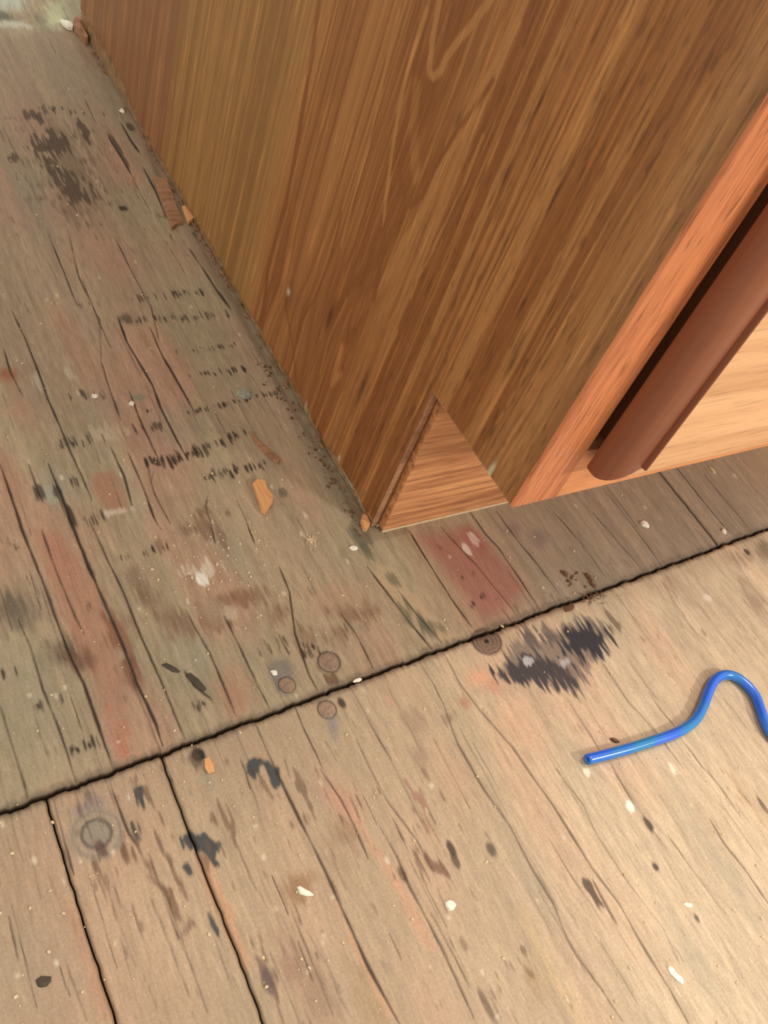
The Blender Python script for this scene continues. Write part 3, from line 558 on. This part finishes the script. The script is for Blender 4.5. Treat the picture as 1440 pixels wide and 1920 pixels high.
for (yy_, zz_, a, b) in ((.0825, .205, .0012, .006), (.036, .150, .0014, .007), (.045, .173, .0009, .004), (.0815, .235, .0009, .005), (.120, .205, .0010, .005), (.055, .215, .0009, .010), (.028, .118, .001, .005), (.16, .068, .003, .010), (.115, .06, .002, .012)):
    pc = pc * (1 - .6 * np.exp(-(((Yp - yy_) / a) ** 2 + ((Zp - zz_) / b) ** 2)))[..., None]
# veneer torn away above the floor, rough pale edge
edge = .0022 + .003 * vn(Yp / .006, Yp * 0 + 1, 72) + .010 * sst(.44, .50, Yp) + .002 * vn(Yp / .0018, Yp * 0, 73)
torn = sst(edge + .0004, edge - .0004, Zp)[..., None]
tornc = lin(150, 116, 80) * (.65 + .7 * vn(Yp / .002, Zp / .003, 74))[..., None]
pc = pc * (1 - torn) + tornc * torn
rim = (np.exp(-((Zp - edge) / .0005) ** 2) * (vn(Yp / .004, Yp * 0 + 9, 76) > .45))[..., None]
pc = pc * (1 - .7 * rim) + lin(206, 160, 110) * .7 * rim
for (px, py, a, b) in ((541, 547, .0016, .0018), (573, 762, .0008, .003), (635, 862, .0011, .003), (918, 885, .0012, .0045), (924, 878, .0008, .003)):
    p_ = un(px, py, 0, 0); sp = np.exp(-(((Yp - p_[1]) / a) ** 2 + ((Zp - p_[2]) / b) ** 2))[..., None]
    pc = pc * (1 - .85 * np.clip(sp * 1.5, 0, 1)) + lin(196, 184, 150) * .85 * np.clip(sp * 1.5, 0, 1)
for q in ([(648, 895), (660, 912), (672, 935), (680, 955)], [(640, 880), (648, 895)]):   # streak of old grey-green paint
    for k in range(len(q) - 1):
        a_, b_ = un(*q[k], 0, 0)[1:], un(*q[k + 1], 0, 0)[1:]; ev = b_ - a_; t = np.clip(((Yp - a_[0]) * ev[0] + (Zp - a_[1]) * ev[1]) / (ev @ ev), 0, 1)
        d = np.hypot(Yp - a_[0] - t * ev[0], Zp - a_[1] - t * ev[1]); mm = (sst(.0019, .0009, d + .0009 * vn(Yp / .0012, Zp / .0015, 77)))[..., None]
        pc = pc * (1 - .9 * mm) + lin(172, 170, 140) * .9 * mm
pc = np.clip(pc, .003, .9)
Xp = np.zeros_like(Yp) + .0009 * torn[..., 0] - .00004 * tone
ny, nx = Yp.shape; idx = np.arange(ny * nx).reshape(ny, nx)
Zr = Zp.copy(); Zr[0] += .0004 + .0006 * vn(ys / .004, ys * 0, 78)
V = np.stack([Xp, Yp, Zr], -1).reshape(-1, 3); Vb = V.copy(); Vb[:, 0] = TP
yc_ = (ys[:-1] + ys[1:]) / 2; zc_ = (zs[:-1] + zs[1:]) / 2
keep = ~((yc_[None, :] < DN) & (zc_[:, None] < HK))
Q = np.stack([idx[:-1, :-1], idx[1:, :-1], idx[1:, 1:], idx[:-1, 1:]], -1)[keep]
N0 = len(V); F = [Q]
jz = int(np.where(np.abs(zs - HK) < 1e-6)[0][0]); iy = int(np.where(np.abs(ys - DN) < 1e-6)[0][0])
def strip(a): a = np.asarray(a); F.append(np.stack([a[:-1], a[:-1] + N0, a[1:] + N0, a[1:]], -1))
strip(idx[jz, :iy + 1]); strip(idx[:jz + 1, iy]); strip(idx[0, iy:]); strip(idx[:, -1]); strip(idx[-1, :]); strip(idx[jz:, 0])
V = np.vstack([V, Vb]); F = np.vstack(F)
me = bpy.data.meshes.new('end_panel'); me.vertices.add(len(V)); me.vertices.foreach_set('co', V.astype(np.float32).ravel())
me.loops.add(F.size); me.loops.foreach_set('vertex_index', F.astype(np.int32).ravel()); me.polygons.add(len(F)); me.polygons.foreach_set('loop_start', np.arange(0, F.size, 4, dtype=np.int32))
me.update(calc_edges=True); at = me.attributes.new('wear_tone', 'FLOAT_COLOR', 'POINT'); cc = np.ones((len(V), 4), np.float32)
cc[:N0, :3] = pc.reshape(-1, 3); cc[N0:, :3] = lin(120, 78, 48); at.data.foreach_set('color', cc.ravel()); me.materials.append(M_panel)
ep = bpy.data.objects.new('end_panel', me); C.objects.link(ep); ep.parent = cab; ep['label'] = 'brown oak veneer end panel with toe notch and torn bottom edge'
# pale splintered arris of the notch cut
vs, fs = [], []
zz = np.linspace(.002, HK, 60)
for k, z_ in enumerate(zz):
    a = .0004 + .0007 * random.random(); vs += [(-.00025, DN - .0002, z_), (a, DN - .0006 - .0003 * random.random(), z_), (TP * .8, DN - .0003, z_)]
    if k: b = 3 * k; fs += [(b - 3, b - 2, b + 1, b), (b - 2, b - 1, b + 2, b + 1)]
obj('cut_edge', vs, fs, M_redchip, cab)

def prism(name, pts, z0, z1, mat, parent):
    n = len(pts); v = [(x, y, z0) for x, y in pts] + [(x, y, z1) for x, y in pts]
    f = [tuple(range(n))[::-1], tuple(range(n, 2 * n))] + [(i, (i + 1) % n, (i + 1) % n + n, i + n) for i in range(n)]
    return obj(name, v, f, mat, parent)
XO = .0258; XS = .0246
st = prism('face_frame_stile', [(.0003, -.0002), (.0009, -.0008), (XS, -.0008), (XS, .019), (TP, .019), (TP, .0008), (0.0, .0008), (0, .0002)], HK, ZT, M_stile, cab)
prism('face_frame_stile', [(XR - .038, -.0008), (XR, -.0008), (XR, .019), (XR - .038, .019)], HK, ZT, M_stile, cab)
box('bottom_rail', (XS + .0001, -.0007, HK - .0001), (XR - .0381, .019, .131), M_rail, cab, .0003)
box('top_rail', (XS + .0001, -.0007, ZT - .038), (XR - .0381, .019, ZT), M_rail, cab, .0003)
box('toe_board', (TP + .0004, .0645, .0012), (XR - .005, .077, HK - .0005), M_toe, cab, .0004)
box('toe_board_foot', (TP + .0006, .0642, .0001), (XR - .006, .0652, .0013), M_cream, cab, 0)
box('cabinet_floor', (TP + .0003, .0192, HK), (XR - .013, YB - .004, HK + .013), M_raw, cab, .0003)
box('side_panel', (XR - .012, .0192, 0.0005), (XR, YB, ZT), M_raw, cab, .0003)
box('back_panel', (TP + .0003, YB - .0035, .001), (XR - .0125, YB, ZT), M_raw, cab, .0003)
box('cabinet_top', (TP + .0003, .0192, ZT - .013), (XR - .0125, YB - .004, ZT), M_raw, cab, .0003)

# drawer fronts: lipped slab with rounded, stepped rim mitred round all four sides
prof = [(.0098, .0075), (.0098, -.0012), (.0088, -.0034), (.0014, -.0034), (.0004, -.0040), (0, -.0052), (0, -.0082)]
for k in range(1, 9):
    a = k / 8 * math.pi / 2; prof.append((.0118 * (1 - math.cos(a)), -.0082 - .0102 * math.sin(a)))
prof += [(.0124, -.0184), (.0126, -.0203), (.0130, -.0207)]
def drawer(x0, x1, z0, z1):
    v, f, fm = [], [], []
    for (i, y) in prof:
        v += [(x0 + i, y, z0 + i), (x1 - i, y, z0 + i), (x1 - i, y, z1 - i), (x0 + i, y, z1 - i)]
    for k in range(len(prof) - 1):
        for s in range(4):
            a = 4 * k + s; b = 4 * k + (s + 1) % 4; f.append((a, b, b + 4, a + 4)); fm.append(1 if s in (1, 3) else 0)
    e = 4 * (len(prof) - 1); f += [(e, e + 1, e + 2, e + 3), (3, 2, 1, 0)]; fm += [0, 0]
    o = obj('drawer_front', v, f, None, cab, False, [M_face, M_edge], fm)
    o.data.polygons.foreach_set('use_smooth', [k < len(f) - 2 for k in range(len(f))])
    o.data.update()
    me = o.data
    bm = bmesh.new(); bm.from_mesh(me)
    for ed in bm.edges:
        if len(ed.link_faces) == 2 and ed.calc_face_angle(0) > .5: ed.smooth = False
    bm.to_mesh(me); bm.free()
    return o
zz0 = .125
for h in (.225, .225, .20):
    d = drawer(XO, XR - .0262, zz0, zz0 + h)
    zz0 += h + .03
    if zz0 < ZT - .03 : box('middle_rail', (XS + .0001, -.0007, zz0 - .022), (XR - .0381, .019, zz0 - .008), M_rail, cab, .0003)
# splinters hanging on the torn foot of the panel, too fine to single out
bm = bmesh.new()
def flake_bm(bm, x, y, z, rx, ry, h, ang, n=7, rough=.3):
    top, bot = [], []
    for k in range(n):
        a = 2 * math.pi * k / n; r = 1 + random.uniform(-rough, rough); u, v = rx * math.cos(a) * r, ry * math.sin(a) * r
        X, Y = x + u * math.cos(ang) - v * math.sin(ang), y + u * math.sin(ang) + v * math.cos(ang)
        bot.append(bm.verts.new((X, Y, z))); top.append(bm.verts.new((x + (X - x) * .78, y + (Y - y) * .78, z + h * random.uniform(.7, 1.1))))
    cpt = bm.verts.new((x, y, z + h * 1.08))
    for k in range(n):
        j = (k + 1) % n; bm.faces.new((bot[k], bot[j], top[j], top[k])); bm.faces.new((top[k], top[j], cpt))
    bm.faces.new(bot[::-1])
for k in range(110):
    yy_ = random.uniform(.072, .55) if k % 3 else random.uniform(.24, .36)
    flake_bm(bm, -.0004 - random.random() * .0014, yy_, .0002 + random.random() * .002, random.uniform(.0003, .0008), random.uniform(.0008, .0035), random.uniform(.0004, .0012), random.uniform(-.25, .25), 5)
tag(bmobj('edge_splinter', bm, M_raw, cab), kind='stuff')

# ------------------------------------------------------------------ loose things on the floor
def flake(name, px, py, rx, ry, h, mat, label, cat, ang=0.0, group=None, n=9, rough=.25, z=.0):
    x, y, _ = un(px, py, 2, z); bm = bmesh.new(); flake_bm(bm, 0, 0, 0, rx * .001, ry * .001, h * .001, ang, n, rough)
    o = bmobj(name, bm, mat); o.location = (x, y, z + .0001); tag(o, label, cat, group); return o
def slab(name, pts, z, h, mat, label, cat, jag=.0002):
    """flat splinter from its outline, with a ridged top"""
    q = np.array([un(a, b, 2, z)[:2] for a, b in pts]); c = q.mean(0); n = len(q)
    v = [(p[0] - c[0], p[1] - c[1], 0) for p in q] + [((p[0] - c[0]) * .93, (p[1] - c[1]) * .95, h * random.uniform(.75, 1.15)) for p in q] + [(0, 0, h * 1.1)]
    f = [tuple(range(n))[::-1]] + [(i, (i + 1) % n, (i + 1) % n + n, i + n) for i in range(n)] + [(i + n, (i + 1) % n + n, 2 * n) for i in range(n)]
    o = obj(name, v, f, mat); o.location = (c[0], c[1], z + .0002); bm = bmesh.new(); bm.from_mesh(o.data); bmesh.ops.recalc_face_normals(bm, faces=bm.faces); bm.to_mesh(o.data); bm.free()
    return tag(o, label, cat)

# blue insulated wire
WP = [(1100, 1425), (1116, 1421), (1132, 1417), (1173, 1406), (1218, 1392), (1257, 1379), (1284, 1366), (1304, 1349), (1317, 1326), (1326, 1302), (1335, 1282), (1348, 1269), (1365, 1266), (1384, 1273), (1403, 1289), (1417, 1308), (1426, 1333), (1434, 1356), (1448, 1380), (1475, 1402), (1510, 1415)]
wq = [un(a, b, 2, .0024) for a, b in WP]
def spline(P, m):
    P = np.array(P); out = []
    for i in range(len(P) - 1):
        p0, p1, p2, p3 = P[max(i - 1, 0)], P[i], P[i + 1], P[min(i + 2, len(P) - 1)]
        for k in range(m):
            t = k / m; out.append(.5 * (2 * p1 + (p2 - p0) * t + (2 * p0 - 5 * p1 + 4 * p2 - p3) * t * t + (3 * p1 - p0 - 3 * p2 + p3) * t ** 3))
    out.append(P[-1]); return np.array(out)
cl = spline(wq, 6); RW = .0027
cl[:, 2] = RW + .00015
wire = tag(empty('wire', tuple(cl[0])), 'bright blue insulated wire bent in an S on the light floor board', 'wire')
def tube(name, P, r, mat, parent, n=20, inner=None):
    v, f = [], []; P = np.array(P) - np.array(parent.location)
    for i, p in enumerate(P):
        t = P[min(i + 1, len(P) - 1)] - P[max(i - 1, 0)]; t /= np.linalg.norm(t); s = np.cross(t, (0, 0, 1)); s /= np.linalg.norm(s); u = np.cross(s, t)
        rr = r * (.93 if i == 0 else 1)
        for k in range(n):
            a = 2 * math.pi * k / n; v.append(p + rr * (math.cos(a) * s + math.sin(a) * u))
    for i in range(len(P) - 1):
        for k in range(n): f.append((i * n + k, i * n + (k + 1) % n, (i + 1) * n + (k + 1) % n, (i + 1) * n + k))
    if inner:
        t = P[1] - P[0]; t /= np.linalg.norm(t); s = np.cross(t, (0, 0, 1)); s /= np.linalg.norm(s); u = np.cross(s, t)
        b = len(v)
        for k in range(n): a = 2 * math.pi * k / n; v.append(P[0] + inner * (math.cos(a) * s + math.sin(a) * u))
        for k in range(n): a = 2 * math.pi * k / n; v.append(P[0] + t * .004 + inner * (math.cos(a) * s + math.sin(a) * u))
        for k in range(n):
            j = (k + 1) % n; f.append((j, k, b + k, b + j)); f.append((b + j, b + k, b + n + k, b + n + j))
        f.append(tuple(range(b + n, b + 2 * n)))
    e = (len(P) - 1) * n; f.append(tuple(range(e, e + n)))
    return obj(name, v, f, mat, parent, True)
m, nt, b = newmat('blue_insulation')
tc = nt.nodes.new('ShaderNodeTexCoord'); n_ = nt.nodes.new('ShaderNodeTexNoise'); n_.inputs['Scale'].default_value = 45; L(nt, tc.outputs['Object'], n_.inputs['Vector'])
mx = nt.nodes.new('ShaderNodeMix'); mx.data_type = 'RGBA'; mx.inputs[6].default_value = (*lin(20, 96, 212), 1); mx.inputs[7].default_value = (*lin(0, 122, 176), 1)
mr = nt.nodes.new('ShaderNodeMapRange'); mr.inputs[1].default_value = .45; mr.inputs[2].default_value = .65; L(nt, n_.outputs[0], mr.inputs[0]); L(nt, mr.outputs[0], mx.inputs[0])
L(nt, mx.outputs[2], b.inputs['Base Color']); b.inputs['Roughness'].default_value = .22; b.inputs['Specular IOR Level'].default_value = .55; b.inputs['Coat Weight'].default_value = .4
M_blue = m
tube('insulation', cl, RW, M_blue, wire, 22, .0013)
t0 = cl[1] - cl[0]; t0 /= np.linalg.norm(t0)
core = tube('copper_core', [cl[0] + t0 * .0022, cl[0] + t0 * .010], .00105, plain('dull_copper', lin(40, 60, 90), .5, .2, 400, .5, .3), wire, 12); core['label'] = 'dull wire core set back inside the cut end'

slab('wood_splinter', [(472, 910), (480, 902), (496, 904), (500, 918), (512, 935), (510, 945), (496, 966), (489, 962), (482, 938)], .0002, .0022, M_chip, 'light orange wood chip lying alone left of the cabinet corner', 'wood chip')
slab('wood_splinter', [(383, 1424), (391, 1420), (399, 1434), (403, 1448), (390, 1452), (383, 1440)], .0002, .0010, M_chip, 'small orange splinter beside the dark hole below the floor seam', 'wood chip')
slab('wood_splinter', [(284, 333), (312, 338), (322, 362), (331, 392), (344, 420), (332, 424), (322, 433), (313, 405), (300, 372)], .0002, .0020, M_redchip, 'ridged reddish wood sliver lying along the cabinet foot', 'wood chip')
slab('wood_splinter', [(340, 392), (346, 390), (364, 414), (353, 423), (346, 408)], .0002, .0024, M_chip, 'short tan splinter wedged against the cabinet foot', 'wood chip')
slab('wood_splinter', [(466, 808), (480, 822), (510, 848), (526, 862), (522, 872), (500, 856), (474, 828)], .0001, .0009, M_redchip, 'long thin splinter lifted from the floor above the orange chip', 'wood chip')
slab('wood_splinter', [(678, 968), (686, 974), (692, 988), (687, 998), (680, 996), (675, 982)], .0002, .0030, M_chip, 'tan crumb of panel wood at the notch corner', 'wood chip')
flake('plaster_lump', 458, 738, 4.6, 4.2, 1.6, M_grey, 'grey-green plaster blob stuck on the floor left of the cabinet', 'plaster', .2, None, 12, .2)
flake('paint_chip', 664, 1028, 2.6, 1.5, .7, M_white, 'half-round white chip just below the cabinet corner', 'paint chip', -.2)
flake('paint_chip', 845, 1697, 2.2, 2.2, .9, M_white, 'bright white crumb in the lower middle of the floor', 'paint chip', .3)
flake('paint_chip', 1266, 1829, 1.9, 3.8, .5, M_white, 'largest white flake, near the lower right corner of the floor', 'paint chip', .3, None, 10, .3)
flake('paint_chip', 571, 1672, 1.5, 3.6, .6, M_white, 'white sliver lying on a round brown stain', 'paint chip', .75, None, 9, .3)
flake('paint_chip', 1208, 984, 2.2, 2.8, 1.6, M_white, 'white pebble-like crumb below the drawer front', 'paint chip', .6)
flake('paint_chip', 1356, 997, 1.6, 2.0, 1.3, M_white, 'small pale crumb just above the seam at right', 'paint chip', .2)
flake('paint_chip', 1336, 883, 1.0, 3.2, .9, M_cream, 'cream sliver at right close under the drawer front', 'paint chip', .2)
flake('paint_chip', 670, 1276, 2.4, 1.0, .6, M_white, 'pale chip lying on the floor seam', 'paint chip', .1)
flake('paint_chip', 514, 1262, 1.5, 1.8, .6, M_white, 'white dot on the grey-blue nail stain', 'paint chip', .3)
flake('paint_chip', 1290, 1697, 2.4, 1.2, .6, M_white, 'thin pale flake right of centre near the bottom right', 'paint chip', -.4)
flake('paint_chip', 708, 984, 1.2, 1.2, 1.0, M_white, 'tiny white crumb in the notch gap', 'paint chip', .1)
flake('paint_chip', 178, 743, 1.6, 1.6, .7, M_white, 'white dot left of the saw marks, left of its brighter twin', 'paint chip', .1)
flake('paint_chip', 247, 757, 1.5, 1.9, .7, M_white, 'white dot beside a long crack below the saw marks', 'paint chip', .1)
flake('paint_chip', 229, 209, 2.0, 2.6, 1.1, M_white, 'white crumb touching the upper foot of the cabinet', 'paint chip', .2)
slab('paint_chip', [(111, 41), (132, 44), (138, 50), (136, 58), (128, 57), (118, 50)], .0003, .0022, M_white, 'pointed white fragment at the far rear corner of the cabinet', 'paint chip')
slab('wood_block', [(137, 48), (145, 40), (152, 46), (160, 70), (165, 84), (160, 84), (148, 70), (138, 58)], .0002, .0060, M_redchip, 'small brown wood block at the rear corner of the cabinet', 'wood block')
flake('dark_flake', 320, 1252, 1.6, 4.6, .5, M_black, 'dark seed-shaped flake left of the round nails', 'flake', .75)
flake('dark_flake', 367, 1278, 1.8, 5.6, .5, M_black, 'larger dark pointed flake right of the seed-shaped one', 'flake', .5)
flake('dark_flake', 80, 1842, 2.6, 1.9, .7, M_black, 'dark flat flake near the bottom left corner', 'flake', .2)
flake('dark_flake', 1151, 1389, 1.1, 2.8, 1.2, M_brown, 'brown crumb touching the blue wire', 'crumb', .9)
# bark and lint by the seam
for (px, py, rx, ry, h, a, lb) in ((1104, 1085, 1.2, 3.4, 1.6, .1, 'reddish-brown bark sliver above the seam, upper of two'), (1111, 1098, 1.0, 2.6, 1.3, .4, 'reddish-brown bark sliver above the seam, lower of two'), (1058, 1076, 1.4, 2.6, 1.1, .2, 'dark brown crumb left of the bark slivers above the seam'),
                                    (1068, 1140, 4.2, 2.0, 1.0, .2, 'flat reddish crumb below the seam by the black stain')):
    flake('bark_crumb', px, py, rx, ry, h, M_brown, lb, 'crumb', a)
bm = bmesh.new()
for k in range(46):
    x, y, _ = un(random.gauss(1110, 14), random.gauss(1120, 5)); flake_bm(bm, x, y, .0003 + random.random() * .0008, .00022, random.uniform(.0006, .0022), .0003, random.uniform(0, 3.1), 4)
for k in range(14):
    x, y, _ = un(random.gauss(1075, 12), random.gauss(1085, 8)); flake_bm(bm, x, y, .0001, random.uniform(.0004, .001), .0008, .0006, random.uniform(0, 3.1), 5)
tag(bmobj('lint', bm, M_brown), 'tangle of brown lint and shavings on the seam above the black stain', 'lint', None, 'stuff')
bm = bmesh.new()
for k in range(26):
    x, y, _ = un(random.gauss(583, 8), random.gauss(1014, 6)); flake_bm(bm, x, y, .0001, .0003, random.uniform(.0008, .002), .0005, random.uniform(-.6, .6), 5)
tag(bmobj('shavings', bm, M_cream), 'small heap of pale shavings left of the cabinet corner', 'shavings', None, 'stuff')
bm = bmesh.new()
for k in range(620):
    px, py = random.uniform(-20, 1460), random.uniform(20, 1940); q = un(px, py)
    if q[0] > -.001 and q[1] > .063: continue
    if q[1] > .66: continue
    s = random.choice((.25, .3, .35, .45, .6)) * .001; flake_bm(bm, q[0], q[1], .00005, s, s * random.uniform(.7, 1.8), s * .9, random.uniform(0, 3), 5)
for k in range(90):
    px, py = random.gauss(400, 60), random.gauss(1060, 45); q = un(px, py)
    s = random.choice((.25, .3, .4, .6)) * .001; flake_bm(bm, q[0], q[1], .00005, s, s * random.uniform(.7, 1.8), s * .9, random.uniform(0, 3), 5)
tag(bmobj('grit', bm, M_cream), 'fine pale plaster grit and sawdust scattered over the floor', 'grit', None, 'stuff')
bm = bmesh.new()
for k in range(90):
    t = random.random(); px = 476 + 205 * t + random.gauss(0, 8); py = 655 + 340 * t + random.gauss(0, 8); q = un(px, py)
    if q[0] > -.0015: continue
    s = random.choice((.3, .4, .6, .8)) * .001; flake_bm(bm, q[0], q[1], .00005, s, s * random.uniform(.8, 2), s, random.uniform(0, 3), 5)
tag(bmobj('dirt', bm, M_brown), 'dark dirt crumbs along the foot of the end panel', 'dirt', None, 'stuff')
# round nail heads set flush
def nail(px, py, r, label):
    x, y, _ = un(px, py); bm = bmesh.new(); n = 28; r *= .001; rings = [(r * 1.0, -.0006), (r, .00005), (r * .9, .00035), (r * .55, .0004)]
    vv = [[bm.verts.new((rr * math.cos(2 * math.pi * k / n), rr * math.sin(2 * math.pi * k / n), z)) for k in range(n)] for rr, z in rings]
    for a in range(len(rings) - 1):
        for k in range(n): j = (k + 1) % n; bm.faces.new((vv[a][k], vv[a][j], vv[a + 1][j], vv[a + 1][k]))
    bm.faces.new(vv[-1]); o = bmobj('nail', bm, M_nail); o.location = (x, y, 0); tag(o, label, 'nail'); return o
nail(617, 1241, 5.0, 'largest round nail head just above the floor seam')
nail(538, 1284, 3.7, 'round nail head at the foot of the grey-blue stain above the seam')
nail(613, 1330, 4.1, 'round nail head just below the floor seam')
